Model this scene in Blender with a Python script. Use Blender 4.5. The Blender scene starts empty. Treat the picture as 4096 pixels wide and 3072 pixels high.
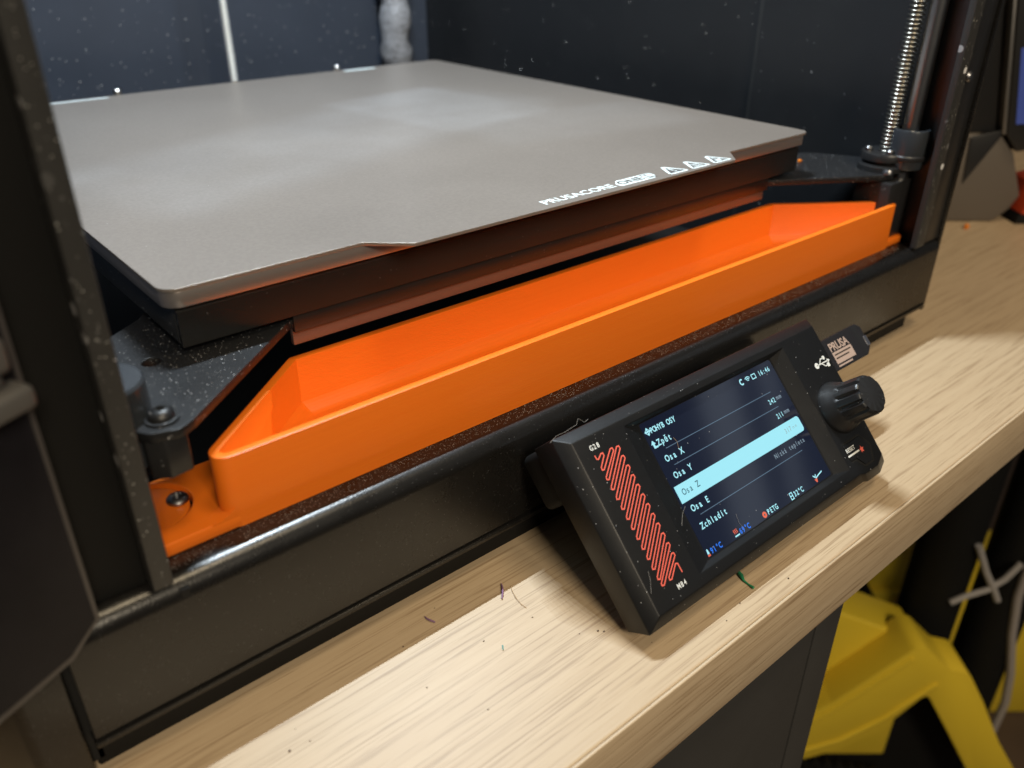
import bpy, bmesh, math, random
from mathutils import Vector, Matrix

random.seed(7)
MM = 0.001
sc = bpy.context.scene

# ------------------------------------------------------------------ camera
cam_d = bpy.data.cameras.new('camera')
cam = bpy.data.objects.new('camera', cam_d)
sc.collection.objects.link(cam)
cam.location = (-0.22393, -0.17847, 0.19710)
cam.rotation_euler = (1.06453, -0.00244, -0.70242)
cam_d.sensor_width = 36.0
cam_d.lens = 3323.68 / 4096 * 36.0
cam_d.clip_start = 0.005
cam_d.clip_end = 20.0
cam_d.dof.use_dof = True
cam_d.dof.focus_distance = 0.300
cam_d.dof.aperture_fstop = 9.5
sc.camera = cam

# ------------------------------------------------------------------ world and lamps
world = bpy.data.worlds.new('World')
sc.world = world
world.use_nodes = True
bg = world.node_tree.nodes['Background']
bg.inputs[0].default_value = (0.90, 0.95, 1.0, 1)
bg.inputs[1].default_value = 0.035

def area(name, loc, target, sx, sy, power, col):
    d = bpy.data.lights.new(name, 'AREA')
    d.shape = 'RECTANGLE'
    d.size, d.size_y = sx, sy
    d.energy = power
    d.color = col
    o = bpy.data.objects.new(name, d)
    sc.collection.objects.link(o)
    o.location = loc
    z = (Vector(loc) - Vector(target)).normalized()
    x = Vector((1, 0, 0)); x = (x - z * x.dot(z)).normalized()
    y = z.cross(x)
    o.rotation_euler = Matrix((x, y, z)).transposed().to_euler()
    return o

WARM = (1.0, 0.84, 0.60)
area('ceiling_light', (0.10, -0.42, 1.70), (0.05, -0.02, 0), 0.35, 0.35, 8.5, (1.0, 0.80, 0.52))
area('room_light', (-0.40, -1.25, 1.02), (0.1, -0.05, 0), 0.40, 0.40, 17.0, (1.0, 0.85, 0.63))
# LED module under the printer lid: a row of small emitters
for k in range(7):
    xk = -0.064 + 0.018 * k
    area('printer_led', (xk, 0.166, 0.606), (xk, 0.200, 0.0), 0.004, 0.003, 0.77, (0.80, 0.92, 1.0))
# two unseen dim lamps added off to the right for reflection streaks on the screen
def add_streak_light(name, c, e, ln, w, power, col):
    d = bpy.data.lights.new(name, 'AREA'); d.shape = 'RECTANGLE'; d.size, d.size_y = ln, w
    d.energy = power; d.color = col
    o = bpy.data.objects.new(name, d); sc.collection.objects.link(o)
    z = (Vector(c) - Vector((0.0, -0.04, 0.03))).normalized()
    x = Vector(e).normalized(); x = (x - z * x.dot(z)).normalized()
    o.location = c; o.rotation_euler = Matrix((x, z.cross(x), z)).transposed().to_euler()
add_streak_light('streak_light', (1.0, -0.80, 0.635), (0.0, -0.88, -0.50), 0.75, 0.075, 0.16, (0.80, 0.90, 1.0))
add_streak_light('streak_light', (1.0, -0.73, 0.530), (0.0, -0.88, -0.50), 0.55, 0.030, 0.04, (0.80, 0.90, 1.0))

sc.view_settings.view_transform = 'Standard'
sc.view_settings.look = 'None'
sc.view_settings.exposure = 0.0
sc.view_settings.gamma = 1.0
sc.view_settings.use_curve_mapping = False
sc.render.engine = 'CYCLES'
sc.cycles.max_bounces = 8
sc.cycles.use_denoising = True

# ------------------------------------------------------------------ materials
MATS = {}

class N:
    """small node-tree helper"""
    def __init__(self, name):
        self.m = bpy.data.materials.new(name)
        self.m.use_nodes = True
        self.t = self.m.node_tree
        self.b = self.t.nodes['Principled BSDF']
        self.c = None
        MATS[name] = self.m
    def n(self, typ, **kw):
        x = self.t.nodes.new(typ)
        for k, v in kw.items():
            if k.startswith('_'): setattr(x, k[1:], v)
            else: x.inputs[k].default_value = v
        return x
    def l(self, a, b): self.t.links.new(a, b)
    def set(self, **kw):
        for k, v in kw.items():
            self.b.inputs[k.replace('_', ' ')].default_value = v
    def coord(self, scale=(1, 1, 1), rot=(0, 0, 0)):
        tc = self.n('ShaderNodeTexCoord')
        mp = self.n('ShaderNodeMapping')
        mp.inputs['Scale'].default_value = scale
        mp.inputs['Rotation'].default_value = rot
        self.l(tc.outputs['Object'], mp.inputs['Vector'])
        return mp.outputs[0]
    def noise(self, vec, scale, detail=2.0, rough=0.5):
        x = self.n('ShaderNodeTexNoise', Scale=scale, Detail=detail, Roughness=rough)
        self.l(vec, x.inputs['Vector'])
        return x.outputs['Fac']
    def ramp(self, fac, stops):
        r = self.n('ShaderNodeValToRGB')
        e = r.color_ramp.elements
        while len(e) < len(stops): e.new(0.5)
        for i, (p, c) in enumerate(stops):
            e[i].position = p
            e[i].color = (*c, 1) if len(c) == 3 else c
        self.l(fac, r.inputs[0])
        return r.outputs[0]
    def mix(self, fac, a, b, mode='MIX'):
        x = self.n('ShaderNodeMix', _data_type='RGBA', _blend_type=mode)
        for sock, v in ((x.inputs[0], fac), (x.inputs[6], a), (x.inputs[7], b)):
            if hasattr(v, 'is_output') or isinstance(v, bpy.types.NodeSocket): self.l(v, sock)
            elif isinstance(v, (int, float)): sock.default_value = v
            else: sock.default_value = (*v, 1)
        return x.outputs[2]
    def specks(self, vec, scale, thr, keep):
        """dusty specks and painted glints: small dots in a few of the cells"""
        v = self.n('ShaderNodeTexVoronoi', Scale=scale)
        self.l(vec, v.inputs['Vector'])
        lt = self.n('ShaderNodeMath', _operation='LESS_THAN'); lt.inputs[1].default_value = thr
        self.l(v.outputs['Distance'], lt.inputs[0])
        sp = self.n('ShaderNodeSeparateColor'); self.l(v.outputs['Color'], sp.inputs[0])
        k = self.n('ShaderNodeMath', _operation='LESS_THAN'); k.inputs[1].default_value = keep
        self.l(sp.outputs[0], k.inputs[0])
        m = self.n('ShaderNodeMath', _operation='MULTIPLY')
        self.l(lt.outputs[0], m.inputs[0]); self.l(k.outputs[0], m.inputs[1])
        m2 = self.n('ShaderNodeMath', _operation='MULTIPLY')
        self.l(m.outputs[0], m2.inputs[0]); self.l(sp.outputs[1], m2.inputs[1])
        return m2.outputs[0]
    def bump(self, h, strength, dist):
        x = self.n('ShaderNodeBump', Strength=strength, Distance=dist)
        self.l(h, x.inputs['Height'])
        self.l(x.outputs[0], self.b.inputs['Normal'])

def plain(name, col, rough=0.5, metal=0.0, **kw):
    a = N(name)
    a.set(Base_Color=(*col, 1), Roughness=rough, Metallic=metal)
    a.set(**kw)
    return a

def powder(name, col, rough, grain=1500, bump=0.35, dust_glints=((1300, 0.26, 0.16, 0.5),), spec=0.5, smear=True):
    a = N(name)
    vec = a.coord()
    a.set(Roughness=rough)
    a.b.inputs['Specular IOR Level'].default_value = spec
    big = a.noise(vec, 22, 4, 0.6)
    c = a.mix(big, tuple(x * 0.85 for x in col), tuple(x * 1.2 for x in col))
    for (s, t, k, br) in dust_glints:  # pale dots: real specks, plus sparkle of the coat painted into the colour
        f = a.specks(vec, s, t, k)
        c = a.mix(f, c, (br, br, br * 1.02))
    a.l(c, a.b.inputs['Base Color'])
    if smear:
        sm = a.noise(vec, 60, 5, 0.65)
        mr = a.n('ShaderNodeMapRange'); mr.inputs[3].default_value = rough - 0.08; mr.inputs[4].default_value = rough + 0.1
        a.l(sm, mr.inputs[0]); a.l(mr.outputs[0], a.b.inputs['Roughness'])
    a.bump(a.noise(vec, grain, 2, 0.6), bump, 0.0001)
    return a

powder('powder_black', (0.008, 0.0075, 0.0072), 0.27, grain=1400, bump=0.5, spec=0.52, dust_glints=((1800, 0.22, 0.12, 0.13),))
powder('powder_inner', (0.020, 0.021, 0.023), 0.46, grain=1300, bump=0.5, dust_glints=((900, 0.22, 0.06, 0.6), (160, 0.10, 0.10, 0.7)))
powder('wall_black', (0.036, 0.044, 0.062), 0.34, grain=900, bump=0.35, dust_glints=((110, 0.085, 0.35, 0.75), (300, 0.09, 0.12, 0.7)))  # wall paint lightened to carry the LED light on the back wall
powder('cover_black', (0.010, 0.010, 0.010), 0.32, grain=1500, bump=0.3, spec=0.6, dust_glints=((900, 0.16, 0.06, 0.4),))
powder('wall_shaded', (0.011, 0.012, 0.014), 0.42, grain=900, bump=0.3, dust_glints=((110, 0.060, 0.22, 0.3), (300, 0.07, 0.10, 0.35)))  # the same wall paint darkened for the right wall's grazing light
powder('post_grey', (0.030, 0.030, 0.030), 0.5, grain=700, bump=0.8, dust_glints=((420, 0.18, 0.35, 0.35), (120, 0.19, 0.5, 0.9)))
powder('plate_black', (0.011, 0.0115, 0.013), 0.40, grain=1500, bump=0.9, dust_glints=((1500, 0.24, 0.12, 0.75), (500, 0.12, 0.06, 0.8)))
powder('case_black', (0.007, 0.0072, 0.008), 0.40, grain=2600, bump=0.25, spec=0.36, dust_glints=((900, 0.13, 0.13, 0.5), (330, 0.055, 0.22, 0.6)))
powder('dark_plastic', (0.016, 0.016, 0.017), 0.35, grain=1500, bump=0.2, dust_glints=((700, 0.12, 0.08, 0.4),))
powder('cabinet_grey', (0.040, 0.039, 0.038), 0.55, grain=300, bump=0.1, dust_glints=((200, 0.05, 0.2, 0.2),))
plain('matte_black', (0.005, 0.005, 0.005), 0.7, Specular_IOR_Level=0.25)
plain('hole_black', (0.002, 0.002, 0.002), 0.9)
plain('steel', (0.30, 0.285, 0.25), 0.30, 1.0)
plain('bright_steel', (0.42, 0.41, 0.40), 0.28, 1.0)
plain('glint_nib', (0.62, 0.62, 0.60), 0.3, 0.3)  # pale tone stands in for glints on the black coat
plain('flange_dull', (0.16, 0.125, 0.11), 0.34, 0.5)
plain('glare_steel', (0.85, 0.85, 0.82), 0.3, 0.35)  # steel paled to paint in LED glare on the rear screw
plain('screw_steel', (0.30, 0.30, 0.31), 0.35, 1.0)
plain('clear_collar', (0.030, 0.034, 0.040), 0.25)
plain('white_ink', (0.62, 0.70, 0.72), 0.6)
plain('grey_ink', (0.09, 0.09, 0.09), 0.6)
plain('icon_white', (0.72, 0.74, 0.73), 0.6)
plain('red_ink', (0.80, 0.13, 0.09), 0.6)
plain('hinge_grey', (0.085, 0.082, 0.08), 0.5)
plain('door_edge', (0.055, 0.05, 0.05), 0.4)
plain('pale_strip', (0.36, 0.34, 0.33), 0.5)
plain('cable_grey', (0.32, 0.29, 0.28), 0.5)
plain('label_tan', (0.42, 0.31, 0.26), 0.5)
plain('label_ink', (0.03, 0.025, 0.022), 0.5)
plain('usb_black', (0.016, 0.015, 0.017), 0.3)
plain('usb_metal', (0.6, 0.6, 0.66), 0.3, 1.0)
plain('device_grey', (0.115, 0.098, 0.082), 0.5)
plain('device_dark', (0.012, 0.012, 0.013), 0.4)
plain('edge_metal', (0.30, 0.29, 0.28), 0.35, 0.8)
plain('red_plastic', (0.55, 0.06, 0.02), 0.5)
plain('purple_plastic', (0.22, 0.12, 0.22), 0.5)
plain('green_plastic', (0.02, 0.22, 0.10), 0.4)
plain('teal_plastic', (0.05, 0.30, 0.28), 0.4)
plain('orange_scrap', (0.75, 0.22, 0.02), 0.5)
plain('crumb_brown', (0.06, 0.035, 0.02), 0.8)
plain('fibre_grey', (0.26, 0.245, 0.23), 0.8)
plain('fibre_tan', (0.45, 0.30, 0.16), 0.8)

def glow(name, col, s):
    a = N(name)
    a.set(Base_Color=(0.01, 0.01, 0.01, 1), Roughness=0.2)
    a.b.inputs['Emission Color'].default_value = (*col, 1)
    a.b.inputs['Emission Strength'].default_value = s
glow('lcd_cyan', (0.38, 0.88, 1.0), 0.92)
glow('lcd_text', (0.42, 0.88, 0.98), 1.0)
glow('lcd_dim', (0.33, 0.45, 0.55), 0.7)
glow('lcd_line', (0.20, 0.34, 0.48), 0.6)
glow('lcd_blue', (0.02, 0.20, 0.95), 1.0)
glow('lcd_red', (0.95, 0.16, 0.08), 0.85)
glow('lcd_ink', (0.03, 0.10, 0.14), 1.0)
glow('lcd_greyink', (0.30, 0.45, 0.47), 1.0)
glow('far_screen', (0.035, 0.050, 0.16), 1.0)

a = N('lcd_glass')
a.set(Base_Color=(0.006, 0.007, 0.010, 1), Roughness=0.09)
vec = a.coord()
a.l(a.mix(a.specks(vec, 500, 0.09, 0.22), (0.006, 0.007, 0.010), (0.4, 0.4, 0.42)), a.b.inputs['Base Color'])
a.b.inputs['Emission Color'].default_value = (0.16, 0.32, 1.0, 1)
a.b.inputs['Emission Strength'].default_value = 0.020

a = N('door_glass')
a.set(Base_Color=(0.006, 0.006, 0.009, 1), Roughness=0.3)
a.b.inputs['Specular IOR Level'].default_value = 0.12
vec = a.coord()
a.l(a.mix(a.noise(vec, 35, 5, 0.7), (0.004, 0.004, 0.006), (0.018, 0.017, 0.021)), a.b.inputs['Base Color'])

a = N('sheet_steel')
vec = a.coord()
a.set(Metallic=0.55, Roughness=0.42)
f = a.noise(vec, 5, 5, 0.6)
c = a.mix(f, (0.325, 0.285, 0.255), (0.40, 0.352, 0.318))
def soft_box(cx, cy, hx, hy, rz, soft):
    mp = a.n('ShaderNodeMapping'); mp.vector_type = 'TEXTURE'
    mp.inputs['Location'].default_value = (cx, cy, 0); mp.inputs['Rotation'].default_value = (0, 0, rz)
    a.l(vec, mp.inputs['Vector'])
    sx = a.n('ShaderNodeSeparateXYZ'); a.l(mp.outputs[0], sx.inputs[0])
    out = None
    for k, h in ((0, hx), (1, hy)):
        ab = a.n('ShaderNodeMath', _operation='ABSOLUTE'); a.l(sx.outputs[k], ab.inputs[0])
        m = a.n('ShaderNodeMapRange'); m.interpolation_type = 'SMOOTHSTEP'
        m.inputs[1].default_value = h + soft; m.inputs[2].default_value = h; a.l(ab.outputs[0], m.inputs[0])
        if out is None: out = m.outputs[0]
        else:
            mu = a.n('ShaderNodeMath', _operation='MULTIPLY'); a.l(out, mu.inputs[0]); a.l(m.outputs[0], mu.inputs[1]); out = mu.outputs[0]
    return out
ghost_sheen = a.noise(vec, 28, 4, 0.6)
for (bx_, by_, hx_, hy_, rz_, so_, st_) in ((0.055, 0.215, 0.034, 0.046, 0.15, 0.012, 0.36), (-0.02, 0.19, 0.115, 0.030, 0.32, 0.03, 0.32), (0.09, 0.14, 0.05, 0.022, -0.2, 0.02, 0.22)):  # ghost marks; the wide band is a reflection painted into the colour
    mk = a.n('ShaderNodeMath', _operation='MULTIPLY'); a.l(soft_box(bx_, by_, hx_, hy_, rz_, so_), mk.inputs[0]); a.l(ghost_sheen, mk.inputs[1])
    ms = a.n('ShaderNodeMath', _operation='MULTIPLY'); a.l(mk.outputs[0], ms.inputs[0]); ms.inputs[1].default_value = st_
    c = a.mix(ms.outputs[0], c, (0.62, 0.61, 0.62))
c = a.mix(a.ramp(a.noise(vec, 700, 2, 0.7), [(0.35, (0.16, 0.16, 0.16)), (0.65, (0, 0, 0))]), c, (0.12, 0.10, 0.085))
c = a.mix(a.specks(vec, 420, 0.07, 0.14), c, (0.85, 0.85, 0.85))
a.l(c, a.b.inputs['Base Color'])
r = a.noise(vec, 9, 4, 0.6)
mr = a.n('ShaderNodeMapRange'); mr.inputs[3].default_value = 0.30; mr.inputs[4].default_value = 0.46
a.l(r, mr.inputs[0]); a.l(mr.outputs[0], a.b.inputs['Roughness'])
a.bump(a.noise(vec, 1400, 3, 0.6), 0.35, 0.0001)

a = N('bed_aluminium')
vec = a.coord()
a.set(Metallic=0.75, Roughness=0.30, Base_Color=(0.42, 0.38, 0.36, 1))
c = a.mix(a.specks(vec, 900, 0.12, 0.08), (0.42, 0.38, 0.36), (0.9, 0.9, 0.9))
a.l(c, a.b.inputs['Base Color'])
a.bump(a.noise(vec, 1200, 2, 0.5), 0.1, 0.0002)

a = N('orange_plastic')
vec = a.coord()
c = a.mix(a.noise(a.coord((40, 40, 900)), 1.0, 3, 0.6), (0.79, 0.160, 0.009), (0.84, 0.190, 0.013))
a.l(c, a.b.inputs['Base Color'])
a.set(Roughness=0.36)
a.b.inputs['Subsurface Weight'].default_value = 0.12
a.b.inputs['Subsurface Radius'].default_value = (0.003, 0.0012, 0.0004)
w = a.n('ShaderNodeTexWave', _wave_type='BANDS', _bands_direction='Z', Scale=320.0, Distortion=0.8, Detail=1.0)
a.l(vec, w.inputs['Vector'])
ln = a.noise(a.coord((25, 25, 1500)), 1.0, 3, 0.7)
a.bump(a.mix(0.6, w.outputs['Fac'], ln), 0.30, 0.0002)

def wood(name, rot, dark, light, pore):
    a = N(name)
    v1 = a.coord((4.5, 330, 330), (0, 0, rot))
    v2 = a.coord((24, 1150, 1150), (0, 0, rot))
    v3 = a.coord((5.0, 45, 45), (0, 0, rot))
    v4 = a.coord((15, 640, 640), (0, 0, rot))
    n1 = a.noise(v1, 1.0, 5, 0.6)
    n2 = a.noise(v2, 1.0, 3, 0.6)
    n3 = a.noise(v3, 1.0, 3, 0.5)
    n4 = a.noise(v4, 1.0, 4, 0.65)
    base = a.mix(a.ramp(n1, [(0.35, (0, 0, 0)), (0.66, (1, 1, 1))]), dark, light)
    base = a.mix(a.ramp(n3, [(0.3, (0, 0, 0)), (0.7, (0.4, 0.4, 0.4))]), base, tuple(x * 0.86 for x in light))
    p = a.ramp(n4, [(0.33, (0.6, 0.6, 0.6)), (0.45, (0, 0, 0))])
    base = a.mix(p, base, pore)
    p2 = a.ramp(n2, [(0.35, (0.8, 0.8, 0.8)), (0.45, (0, 0, 0))])
    base = a.mix(p2, base, pore)
    a.l(base, a.b.inputs['Base Color'])
    a.set(Roughness=0.48)
    h = a.mix(0.5, n4, n2)
    a.bump(h, 0.32, 0.0004)
    return a
wood('oak_top', math.radians(12), (0.445, 0.332, 0.212), (0.49, 0.375, 0.245), (0.29, 0.20, 0.118))
wood('oak_edge', math.radians(6), (0.46, 0.345, 0.225), (0.56, 0.44, 0.30), (0.28, 0.19, 0.11))

a = N('yellow_plastic')
vec = a.coord()
c = a.mix(a.noise(vec, 14, 4, 0.6), (0.78, 0.56, 0.032), (0.82, 0.60, 0.045))
a.l(c, a.b.inputs['Base Color']); a.set(Roughness=0.42)

a = N('floor_brown')
vec = a.coord()
c = a.mix(a.noise(vec, 9, 4, 0.6), (0.05, 0.032, 0.022), (0.10, 0.065, 0.045))
a.l(c, a.b.inputs['Base Color']); a.set(Roughness=0.6)

a = N('sleeve_braid')
vec = a.coord()
c = a.mix(a.noise(vec, 150, 4, 0.7), (0.04, 0.042, 0.048), (0.42, 0.43, 0.47))
a.l(c, a.b.inputs['Base Color']); a.set(Roughness=0.55)
a.bump(a.noise(vec, 260, 3, 0.6), 0.8, 0.002)

# ------------------------------------------------------------------ mesh helpers (all in millimetres)
COL = sc.collection

def finish(name, bm, mat, parent=None, smooth=35):
    me = bpy.data.meshes.new(name)
    bmesh.ops.recalc_face_normals(bm, faces=bm.faces[:])
    for v in bm.verts: v.co *= MM
    bm.to_mesh(me); bm.free()
    return obj(name, me, mat, parent, smooth)

def obj(name, me, mat, parent=None, smooth=35):
    me.materials.clear()
    me.materials.append(MATS[mat])
    if smooth:
        for p in me.polygons: p.use_smooth = True
        me.set_sharp_from_angle(angle=math.radians(smooth))
    o = bpy.data.objects.new(name, me)
    COL.objects.link(o)
    if parent is not None: attach(o, parent)
    return o

def thing(name, loc, label, cat, group=None, rotz=0.0, local=False):
    o = bpy.data.objects.new(name, None)
    o.empty_display_size = 0.02
    COL.objects.link(o)
    o.location = Vector(loc) * MM
    o.rotation_euler = (0, 0, rotz)
    if local: LOCAL.add(o.name)
    tag(o, label, cat, group)
    return o
LOCAL = set()
def attach(o, parent):
    o.parent = parent
    if parent.type == 'EMPTY' and parent.name not in LOCAL:
        o.matrix_parent_inverse = (Matrix.Translation(parent.location) @ parent.rotation_euler.to_matrix().to_4x4()).inverted()

def tag(o, label, cat, group=None):
    o['label'] = label; o['category'] = cat
    if group: o['group'] = group
    return o

def box(x0, x1, y0, y1, z0, z1, bev=0.0, seg=2, bm=None):
    own = bmesh.new()
    vs = [own.verts.new((x, y, z)) for x in (x0, x1) for y in (y0, y1) for z in (z0, z1)]
    for f in ((0, 1, 3, 2), (4, 6, 7, 5), (0, 4, 5, 1), (2, 3, 7, 6), (0, 2, 6, 4), (1, 5, 7, 3)):
        own.faces.new([vs[i] for i in f])
    if bev:
        bmesh.ops.bevel(own, geom=own.edges[:], offset=bev, segments=seg, profile=0.5, affect='EDGES')
    return join(bm, own)

def join(bm, own):
    if bm is None: return own
    me = bpy.data.meshes.new('tmp'); own.to_mesh(me); own.free()
    bm.from_mesh(me); bpy.data.meshes.remove(me)
    return bm

def rings(rs, close=True, cap0=True, cap1=True, bm=None):
    """skin a list of rings (same point count)"""
    own = bm or bmesh.new()
    vr = [[own.verts.new(p) for p in r] for r in rs]
    n = len(rs[0])
    for a_, b_ in zip(vr, vr[1:]):
        for i in range(n if close else n - 1):
            own.faces.new((a_[i], a_[(i + 1) % n], b_[(i + 1) % n], b_[i]))
    if cap0: own.faces.new(vr[0][::-1])
    if cap1: own.faces.new(vr[-1])
    return own

def prism_x(poly, x0, x1):
    """polygon in (y, z) extruded along x"""
    return rings([[(x0, y, z) for y, z in poly], [(x1, y, z) for y, z in poly]])

def prism_y(poly, y0, y1, bev=0, bm=None):
    """polygon in (x, z) extruded along y"""
    own = rings([[(x, y0, z) for x, z in poly], [(x, y1, z) for x, z in poly]])
    if bev:
        bmesh.ops.recalc_face_normals(own, faces=own.faces[:])
        bmesh.ops.bevel(own, geom=own.edges[:], offset=bev, segments=3, profile=0.5, affect='EDGES', clamp_overlap=True)
    return join(bm, own)

def lathe(profile, c, seg=32, M=None, bm=None):
    """profile [(r, z)] around the z axis at c; M optional rotation"""
    rs = []
    for r, z in profile:
        ring = []
        for i in range(seg):
            t = 2 * math.pi * i / seg
            p = Vector((r * math.cos(t), r * math.sin(t), z))
            if M: p = M @ p
            ring.append(p + Vector(c))
        rs.append(ring)
    return rings(rs, bm=bm)

def tube(pts, r, seg=10, bm=None):
    pts = [Vector(p) for p in pts]
    rs = []
    prev = None
    for i, p in enumerate(pts):
        d = (pts[min(i + 1, len(pts) - 1)] - pts[max(i - 1, 0)]).normalized()
        ref = prev if prev is not None else (Vector((0, 0, 1)) if abs(d.z) < 0.9 else Vector((1, 0, 0)))
        x = (ref - d * ref.dot(d)).normalized(); prev = x
        y = d.cross(x)
        rr = r[i] if isinstance(r, (list, tuple)) else r
        rs.append([p + rr * (math.cos(2 * math.pi * k / seg) * x + math.sin(2 * math.pi * k / seg) * y) for k in range(seg)])
    return rings(rs, bm=bm)

def round_poly(pts, radii, seg=6):
    out = []
    n = len(pts)
    for i in range(n):
        p = Vector(pts[i]); a_ = Vector(pts[i - 1]); b_ = Vector(pts[(i + 1) % n])
        r = radii[i] if isinstance(radii, (list, tuple)) else radii
        if r <= 0: out.append((p.x, p.y)); continue
        u = (a_ - p).normalized(); v = (b_ - p).normalized()
        ang = u.angle(v)
        t = r / math.tan(ang / 2)
        c = p + (u + v).normalized() * (r / math.sin(ang / 2))
        s = p + u * t - c; e = p + v * t - c
        a0 = math.atan2(s.y, s.x); a1 = math.atan2(e.y, e.x)
        d = (a1 - a0 + math.pi) % (2 * math.pi) - math.pi
        for k in range(seg + 1):
            q = a0 + d * k / seg
            out.append((c.x + r * math.cos(q), c.y + r * math.sin(q)))
    return out

def offset_poly(pts, d):
    """inset a counter-clockwise polygon by d"""
    n = len(pts); out = []
    for i in range(n):
        p0 = Vector(pts[i - 1]); p1 = Vector(pts[i]); p2 = Vector(pts[(i + 1) % n])
        e0 = (p1 - p0).normalized(); e1 = (p2 - p1).normalized()
        n0 = Vector((-e0.y, e0.x)); n1 = Vector((-e1.y, e1.x))
        k = 1 + n0.dot(n1)
        out.append(tuple(p1 + (n0 + n1) * (d / k)))
    return out

def circle(cx, cy, r, n=28):
    return [(cx + r * math.cos(2 * math.pi * i / n), cy + r * math.sin(2 * math.pi * i / n)) for i in range(n)]

def curve_mesh(cu):
    o = bpy.data.objects.new('tmp', cu)
    COL.objects.link(o)
    dg = bpy.context.evaluated_depsgraph_get()
    me = bpy.data.meshes.new_from_object(o.evaluated_get(dg))
    bpy.data.objects.remove(o); bpy.data.curves.remove(cu)
    return me

def plate(loops, z0, z1, bev=0.0):
    """flat plate with holes; loops in (x, y) mm, returns a mesh in mm"""
    cu = bpy.data.curves.new('tmp', 'CURVE'); cu.dimensions = '2D'; cu.fill_mode = 'BOTH'
    cu.extrude = (z1 - z0) / 2 - bev
    cu.bevel_depth = bev; cu.bevel_resolution = 1; cu.offset = -bev
    for lp in loops:
        s = cu.splines.new('POLY'); s.points.add(len(lp) - 1); s.use_cyclic_u = True
        for p, q in zip(s.points, lp): p.co = (q[0], q[1], 0, 1)
    me = curve_mesh(cu)
    me.transform(Matrix.Translation((0, 0, (z0 + z1) / 2)))
    return me

def put(name, me, M, mat, parent, smooth=35):
    """place a mesh given in mm by matrix M (mm) as a scene object"""
    if M is not None: me.transform(M)
    me.transform(Matrix.Scale(MM, 4))
    return obj(name, me, mat, parent, smooth)

def text_me(s, size, depth=0.0, align='LEFT', bold=0.0, spacing=1.0):
    cu = bpy.data.curves.new('tmp', 'FONT')
    cu.body = s; cu.size = size; cu.align_x = align
    cu.extrude = depth; cu.offset = bold; cu.space_character = spacing
    cu.resolution_u = 3
    return curve_mesh(cu)

def mono_me(s, size, pitch, bold=0.0, squeeze=0.82):
    """fixed-pitch lettering as on the small display"""
    bm = bmesh.new()
    for i, ch in enumerate(s):
        if ch == ' ': continue
        me = text_me(ch, size, 0.0, 'CENTER', bold)
        me.transform(Matrix.Translation(((i + 0.5) * pitch, 0, 0)) @ Matrix.Diagonal((squeeze, 1, 1, 1)))
        bm.from_mesh(me); bpy.data.meshes.remove(me)
    me = bpy.data.meshes.new('tmp'); bm.to_mesh(me); bm.free()
    return me

def strokes(lines, w):
    """flat ribbon mesh from polylines in (u, v)"""
    bm = bmesh.new()
    for ln in lines:
        pts = [Vector((p[0], p[1])) for p in ln]
        L = []; Rr = []
        for i, p in enumerate(pts):
            d0 = (p - pts[i - 1]).normalized() if i else None
            d1 = (pts[i + 1] - p).normalized() if i < len(pts) - 1 else None
            d0 = d0 or d1; d1 = d1 or d0
            n0 = Vector((-d0.y, d0.x)); n1 = Vector((-d1.y, d1.x))
            m = (n0 + n1); k = max(0.35, 1 + n0.dot(n1))
            m = m / k * (w / 2)
            L.append(bm.verts.new((p.x + m.x, p.y + m.y, 0))); Rr.append(bm.verts.new((p.x - m.x, p.y - m.y, 0)))
        for i in range(len(pts) - 1):
            bm.faces.new((L[i], Rr[i], Rr[i + 1], L[i + 1]))
    me = bpy.data.meshes.new('tmp'); bm.to_mesh(me); bm.free()
    return me

def poly_me(polys):
    bm = bmesh.new()
    for p in polys: bm.faces.new([bm.verts.new((x, y, 0)) for x, y in p])
    me = bpy.data.meshes.new('tmp'); bm.to_mesh(me); bm.free()
    return me

def rect(u0, u1, v0, v1): return [(u0, v0), (u1, v0), (u1, v1), (u0, v1)]

# ------------------------------------------------------------------ the setting: floor and table
TZ = -3.0                      # table top height in the printer's frame
FLOOR = -740.0
o = finish('floor', box(-2500, 3000, -2500, 3000, FLOOR - 20, FLOOR), 'floor_brown', None, 0)
o['kind'] = 'structure'

table = thing('table', (250, 230, FLOOR), 'light oak table top with a square front edge under the black printer', 'table')
YF, TT = -78.2, 30.6
finish('table_top', box(-650, 1500, YF + 1.2, 640, TZ - TT + 0.6, TZ, 0.9, 3), 'oak_top', table)
finish('edge_band', box(-650, 1500, YF, YF + 1.196, TZ - TT, TZ - 0.15, 0.45, 3), 'oak_edge', table)
for lx in (-600, 1450):
    for ly in (-20, 590):
        finish('leg', box(lx - 25, lx + 25, ly - 25, ly + 25, FLOOR, TZ - TT + 0.58, 2), 'matte_black', table)

# ------------------------------------------------------------------ printer
printer = thing('printer', (5, 235, TZ), 'black powder coated enclosed 3D printer with open door and small tilted display', 'printer')
ZT, ZB = 48.5, 12.4            # front panel top and bottom
XL, XR = -213.0, 233.0
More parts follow.
